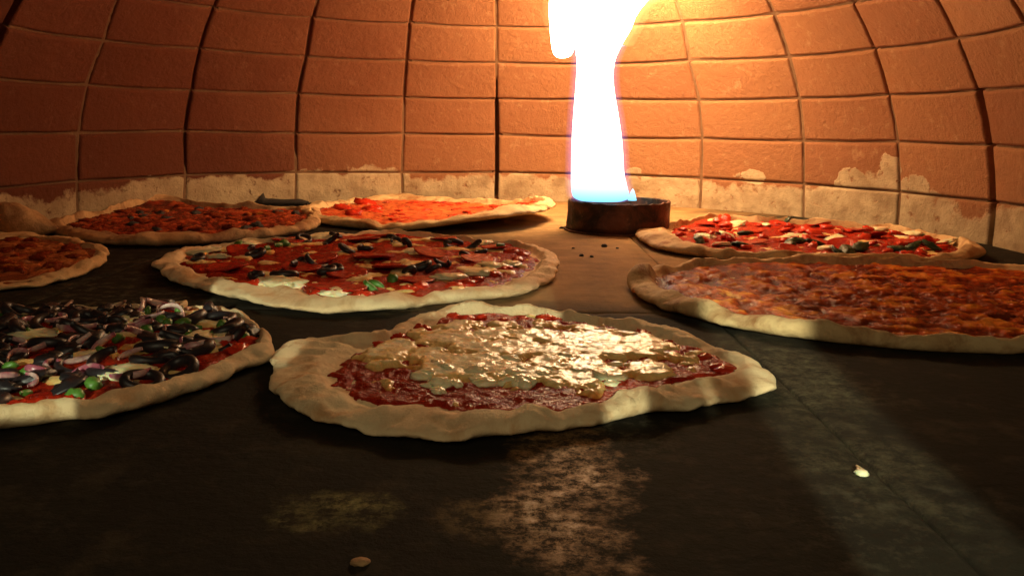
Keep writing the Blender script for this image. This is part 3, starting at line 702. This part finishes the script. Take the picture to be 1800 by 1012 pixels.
# its puffed crust folded up at the back left
V = []; nS, nC = 22, 16
pa, pb = at(-60, 404, 0.016) - P6.c, at(76, 410, 0.010) - P6.c
for i in range(nS):
    t = i / (nS - 1); c = pa.lerp(pb, t); rr = 0.026 * (math.sin(math.pi * min(0.03 + t * 0.97, 0.985)) ** 0.6) * (1.25 - 0.75 * t)
    for j in range(nC):
        a = 2 * math.pi * j / nC; k = 1 + 0.18 * float(fbm(np.array(t * 4 + math.cos(a)), np.array(math.sin(a) + t), 616, 3))
        V.append((c.x + 0.3 * rr * k * math.sin(a), c.y + 0.04 + rr * k * math.cos(a) * 0.9, max(c.z + 0.012 * (1 - t) + rr * k * math.sin(a) * 1.05, 0.001)))
link('folded_crust', V, grid_faces(nS, nC, True) + [tuple(range(nC))[::-1], tuple((nS - 1) * nC + j for j in range(nC))], M['dough_dark'], P6.dough)
# right back pizza ------------------------------------------------------------
P7 = Pizza('pizza with red tomato, pepperoni and dark basil against right wall beside the burner',
    near=[(1113, 404), (1127, 427), (1160, 441), (1200, 449), (1260, 453), (1340, 458), (1500, 466), (1620, 466), (1700, 460), (1733, 450)],
    far=[(1731, 434), (1690, 415), (1640, 403), (1560, 393), (1450, 386), (1330, 381), (1260, 376), (1230, 380), (1180, 389), (1130, 392)],
    inner=[(1185, 408), (1205, 425), (1250, 440), (1300, 447), (1450, 455), (1600, 455), (1675, 447), (1688, 434), (1620, 413), (1500, 396), (1380, 390), (1260, 387), (1205, 394)],
    zfar=0.017, hz=0.016, seed=707, nth=320, nin=60, mat='dough_gold', bumps=((1260, 382, 0.006, 0.035),))
P7.sauce('sauce', h=0.003, nth=280, nr=100)
P7.cheese('melted_cheese', 'cheese', lambda x, y: -0.05 + 0 * x, h=0.0035, f=26, nth=280, nr=120)
rg7 = random.Random(77)
for px, py in ((1230, 405), (1265, 410), (1320, 405), (1370, 395), (1410, 405), (1330, 425), (1450, 415), (1500, 405), (1540, 415), (1480, 430), (1560, 430), (1390, 440), (1600, 425), (1240, 395), (1640, 430), (1440, 397)):
    x, y = P7.loc(px, py); P7.put('pepperoni_slice', rg7.choice(PEP), x, y, 0.0035, None, 0.16, rg7.uniform(0.85, 1.05), rg7)
for px, py in ((1490, 442), (1510, 438), (1400, 425), (1385, 432), (1600, 437), (1580, 440), (1310, 412), (1300, 432), (1430, 428), (1475, 447), (1230, 425), (1380, 388), (1640, 438)):
    x, y = P7.loc(px, py); P7.put('basil_leaf', rg7.choice(BAS), x, y, 0.0055, None, 0.3, rg7.uniform(0.8, 1.2), rg7)
for (x, y) in P7.scatter(44, 0.02, rg7): P7.put('tomato_piece', rg7.choice(TOM), x, y, 0.004, None, 0.3, rg7.uniform(0.9, 1.5), rg7)
for px, py in ((1290, 395), (1285, 415), (1270, 430), (1340, 395), (1470, 420), (1450, 435), (1560, 400), (1620, 410), (1240, 415), (1400, 415), (1660, 425), (1430, 450)):
    x, y = P7.loc(px, py); P7.put('cheese_blob', rg7.choice(CHF), x, y, 0.0035, None, 0.2, rg7.uniform(0.8, 1.1), rg7)
# right front pizza ------------------------------------------------------------
P8 = Pizza('large browned cheese pizza running out of frame on the right',
    near=[(1102, 488), (1114, 518), (1150, 540), (1210, 560), (1300, 578), (1400, 592), (1500, 602), (1600, 612), (1700, 617), (1800, 619), (1900, 610), (1970, 585)],
    far=[(1104, 474), (1140, 474), (1180, 459), (1250, 450), (1350, 447), (1480, 449), (1600, 453), (1700, 459), (1800, 457), (1900, 470), (1970, 495), (2000, 540)],
    inner=[(1152, 492), (1200, 521), (1270, 546), (1350, 563), (1430, 576), (1520, 589), (1640, 600), (1750, 601), (1850, 590), (1920, 560), (1935, 520), (1890, 490), (1800, 474), (1650, 466), (1500, 462), (1350, 461), (1230, 466), (1180, 476)],
    zfar=0.015, hz=0.014, seed=808, nth=400, nin=80, mat='dough_gold', bumps=((1125, 478, 0.010, 0.018),))
P8.base = True
P8.cheese('baked_cheese', 'browned', lambda x, y: 0.30 + 0.35 * fbm(x * 60, y * 60, 5), h=0.0036, f=26, lump=0.0022, nth=420, nr=200)
rg8 = random.Random(88)
for (x, y) in P8.scatter(34, 0.026, rg8): P8.put('cheese_bubble', rg8.choice(BUB), x, y, 0.0004, None, 0.05, rg8.uniform(0.5, 1.1), rg8)

# ------------------------------------------------------------------ gas burner
BX, BY, BR, BH = 0.166, 1.345, 0.081, 0.050
burner = empty('gas_burner', (BX, BY, 0), 'round scorched steel gas burner ring standing on the oven floor under the flame', 'burner')
def lathe(name, prof, mat, parent, n=72, wob=0.0, seed=0):
    V = []
    for r, z in prof:
        for j in range(n):
            a = 2 * math.pi * j / n; k = 1 + wob * float(fbm(np.array(math.cos(a) * 3 + z * 9), np.array(math.sin(a) * 3), seed, 3))
            V.append((r * k * math.cos(a), r * k * math.sin(a), z + (wob * 0.06 * float(noise(np.array(math.cos(a) * 9), np.array(math.sin(a) * 9), seed + 2)) if z > 0.04 else 0)))
    return link(name, V, grid_faces(len(prof), n, True), M[mat], parent)
lathe('ring_wall', [(BR - 0.004, 0.001), (BR, 0.002), (BR + 0.0008, 0.012), (BR, 0.03), (BR, 0.046), (BR - 0.0005, 0.0478), (BR - 0.004, 0.0478), (BR - 0.005, 0.046), (BR - 0.005, 0.004)], 'steel', burner, wob=0.035, seed=5)
lathe('base_flange', [(BR + 0.004, 0.0005), (BR + 0.004, 0.003), (BR + 0.0015, 0.0035), (BR + 0.0012, 0.0005)], 'steel', burner, wob=0.02, seed=8)
plate = lathe('burner_plate', [(BR - 0.006, 0.030), (BR - 0.012, 0.033), (0.05, 0.034), (0.046, 0.031), (0.012, 0.031), (0.0005, 0.031)], 'char', burner, wob=0.03, seed=6)
lathe('gas_nozzle', [(0.030, 0.028), (0.030, 0.040), (0.026, 0.042), (0.018, 0.042), (0.016, 0.036), (0.0005, 0.036)], 'steel', plate, n=32).location = (-0.026, -0.020, 0)
# ------------------------------------------------------------------ flame
FX, FY = 0.138, 1.325
def lean(z): return 0.24 * float(sst(0.20, 0.50, z)) + 0.006 * math.sin(z * 14)
def fpt(px, py):            # photo pixel -> x, y, z on the sheet along which the flame leans back
    d = eu * ((px - 900) / FPX) + ev * ((py - 506) / FPX) + fw
    yy = FY
    for _ in range(6):
        t = yy / d.y; z = CAMH + d.z * t; yy = FY + lean(z)
    return d.x * t, yy, z
sil = [(352, 1014, 1098), (345, 1003, 1110), (325, 1000, 1106), (300, 1000, 1101), (250, 1001, 1098), (200, 1004, 1091), (150, 1008, 1083), (110, 1010, 1084), (80, 1006, 1096),
       (50, 1000, 1113), (20, 994, 1126), (-20, 1000, 1165), (-45, 1050, 1235), (-66, 1120, 1300), (-80, 1190, 1345), (-88, 1260, 1365), (-92, 1310, 1350)]
lobe = [(102, 980, 996), (99, 974, 1004), (90, 969, 1010), (70, 966, 1014), (45, 964, 1016), (10, 963, 1020), (-25, 968, 1024), (-55, 980, 1028), (-80, 998, 1030), (-95, 1012, 1024)]
flame = empty('flame', (FX, FY, 0.05), 'tall white gas flame with blue violet edges rising from the burner', 'flame')
def flame_mesh(name, mat, grow, rows, nc=28):
    V = []
    for i, (py, xa, xb) in enumerate(rows):
        x0, yy, z = fpt(xa, py); x1, _, _ = fpt(xb, py); c = (x0 + x1) / 2; rx = (x1 - x0) / 2 + grow; ry = min(rx, 0.048) * 0.85
        for j in range(nc):
            a = 2 * math.pi * j / nc
            V.append((c + rx * math.cos(a) - FX, yy - FY + ry * math.sin(a), z - 0.05))
    f = grid_faces(len(rows), nc, True) + [tuple(range(nc))[::-1], tuple((len(rows) - 1) * nc + j for j in range(nc))]
    return link(name, V, f, mat, flame)
def dense(rows, k=3):
    out = []; arr = np.array(rows, float)
    for i in np.linspace(0, len(rows) - 1, (len(rows) - 1) * k + 1):
        out.append(tuple(float(spline(arr[:, c], np.array(i))) for c in range(3)))
    return out
fc = N('flame_core'); fc.n.remove(fc.b)
em = fc.n.new('ShaderNodeEmission')
fz = fc.xyz()[2]
zr = lambda v: fc.math('DIVIDE', v, 0.5)
em_col = fc.ramp(zr(fz), [(0.10, (0.22, 0.70, 1.0)), (0.14, (0.48, 0.86, 1.0)), (0.22, (1.0, 0.86, 0.68)), (0.42, (1.0, 0.80, 0.52)), (0.64, (1.0, 0.67, 0.35)), (0.80, (1.0, 0.62, 0.29))])
FLAME = 114.0
em_s = fc.ramp(zr(fz), [(0.09, 0.012), (0.14, 0.020), (0.22, 0.035), (0.45, 0.08), (0.62, 0.30), (0.84, 1.0)])
fc.link(em_col, em.inputs[0]); fc.link(fc.math('MULTIPLY', em_s, FLAME), em.inputs[1]); fc.link(em.outputs[0], fc.out.inputs['Surface'])
flame_mesh('flame_core', fc.m, -0.0035, dense(sil))
flame_mesh('side_tongue', fc.m, -0.002, dense(lobe))
def mantle(name, col, strength):
    n = N(name); n.n.remove(n.b); e = n.n.new('ShaderNodeEmission')
    e.inputs[0].default_value = (*col, 1); e.inputs[1].default_value = strength
    n.link(e.outputs[0], n.out.inputs['Volume']); return n.m
blue = mantle('blue_flame_mantle', (0.38, 0.28, 1.0), 3.4)
gold = mantle('yellow_flame_mantle', (1.0, 0.66, 0.24), 5.0)
low = [r for r in sil if r[0] >= 80]; high = [r for r in sil if r[0] <= 80]
for g in (0.002, 0.0065):
    flame_mesh('blue_mantle', blue, g, dense(low, 2))
for g in (0.006, 0.016):
    flame_mesh('yellow_mantle', gold, g, dense([(r[0], r[1] - 24 if r[0] < 60 else r[1], r[2]) for r in high], 2))
# small blue tongue at the right of the flame foot
V = []
for i in range(8):
    t = i / 7; x0, _, z = fpt(1106 + t * 1, 349 - 20 * t); rr = 0.0065 * (1 - t) ** 0.7 + 0.0003
    for j in range(10):
        a = 2 * math.pi * j / 10; V.append((x0 - FX + rr * math.cos(a), -0.03 + rr * math.sin(a), z - 0.05))
link('blue_tongue', V, grid_faces(8, 10, True) + [tuple(range(10))[::-1], tuple(70 + j for j in range(10))], fc.m, flame)

# ------------------------------------------------------------------ crumbs and a black ridge on the floor
def crumb(px, py, size, mat, name, label, cat, seed, group=None, flat=0.6, f=2.0):
    p = at(px, py, 0.0); me = blob_mesh(name, mat, size, size * 0.8, size * flat, seed, 0.5, f, 12, 8)
    o = bpy.data.objects.new(name, me); scene.collection.objects.link(o)
    o.location = (p.x, p.y, size * flat * 0.5); tag(o, label, cat, group); return o
o = crumb(1515, 834, 0.0034, 'curd', 'cheese_crumb', 'small pale cheese crumb with a pointed tip on the bare stone at right', 'crumb', 901)
me = o.data
for v in me.vertices:
    if v.co.y > 0.001: v.co.y *= 2.6; v.co.x *= 0.35
crumb(632, 990, 0.0036, 'dough_dark', 'dough_crumb', 'dull flattened dough crumb at the bottom edge of the dark floor', 'crumb', 902, flat=0.35, f=1.0)
for i, (px, py, sz) in enumerate(((1062, 434, 0.0042), (1022, 450, 0.0030), (1040, 452, 0.0025), (1008, 437, 0.0022), (988, 402, 0.0040), (1085, 437, 0.002))):
    crumb(px, py, sz, 'char', 'charred_crumb', ('black charred crumb lying between the lifted crust tip and the burner' if px == 988 else
          'largest of the black charred crumbs on the stone in front of the burner' if px == 1062 else 'tiny black charred crumb on the stone in front of the burner'), 'crumb', 910 + i, 'charred crumbs in front of the burner')
p = at(485, 352, 0.02)
V = []; n = 20  # low black ridge with one spike along the wall foot
for i in range(n):
    t = i / (n - 1); xx = -0.05 + 0.11 * t; hgt = 0.012 + 0.003 * math.sin(t * 9) * t + 0.018 * math.exp(-((t - 0.14) / 0.05) ** 2)
    for (dy, dz) in ((-0.006, 0.0), (-0.007, hgt * 0.6), (-0.001, hgt), (0.005, hgt * 0.7), (0.006, 0.0)):
        V.append((xx + 0.2 * dz, dy, dz * (0.3 + 0.7 * math.sin(math.pi * min(max(t, 0.04), 0.96)) ** 0.5)))
o = link('black_ridge', V, grid_faces(n, 5, True) + [tuple(range(5)), tuple((n - 1) * 5 + j for j in range(5))[::-1]], M['char'])
o.location = (-0.470, 1.700, 0.0); o.scale = (1, 1, 1.1)
tag(o, 'low black ridge at the wall foot behind the dark back left pizza', 'ridge')

# ------------------------------------------------------------------ render defaults
scene.render.engine = 'CYCLES'
scene.cycles.max_bounces = 6
scene.cycles.diffuse_bounces = 3
scene.cycles.glossy_bounces = 2
scene.cycles.sample_clamp_indirect = 6
scene.cycles.use_denoising = True
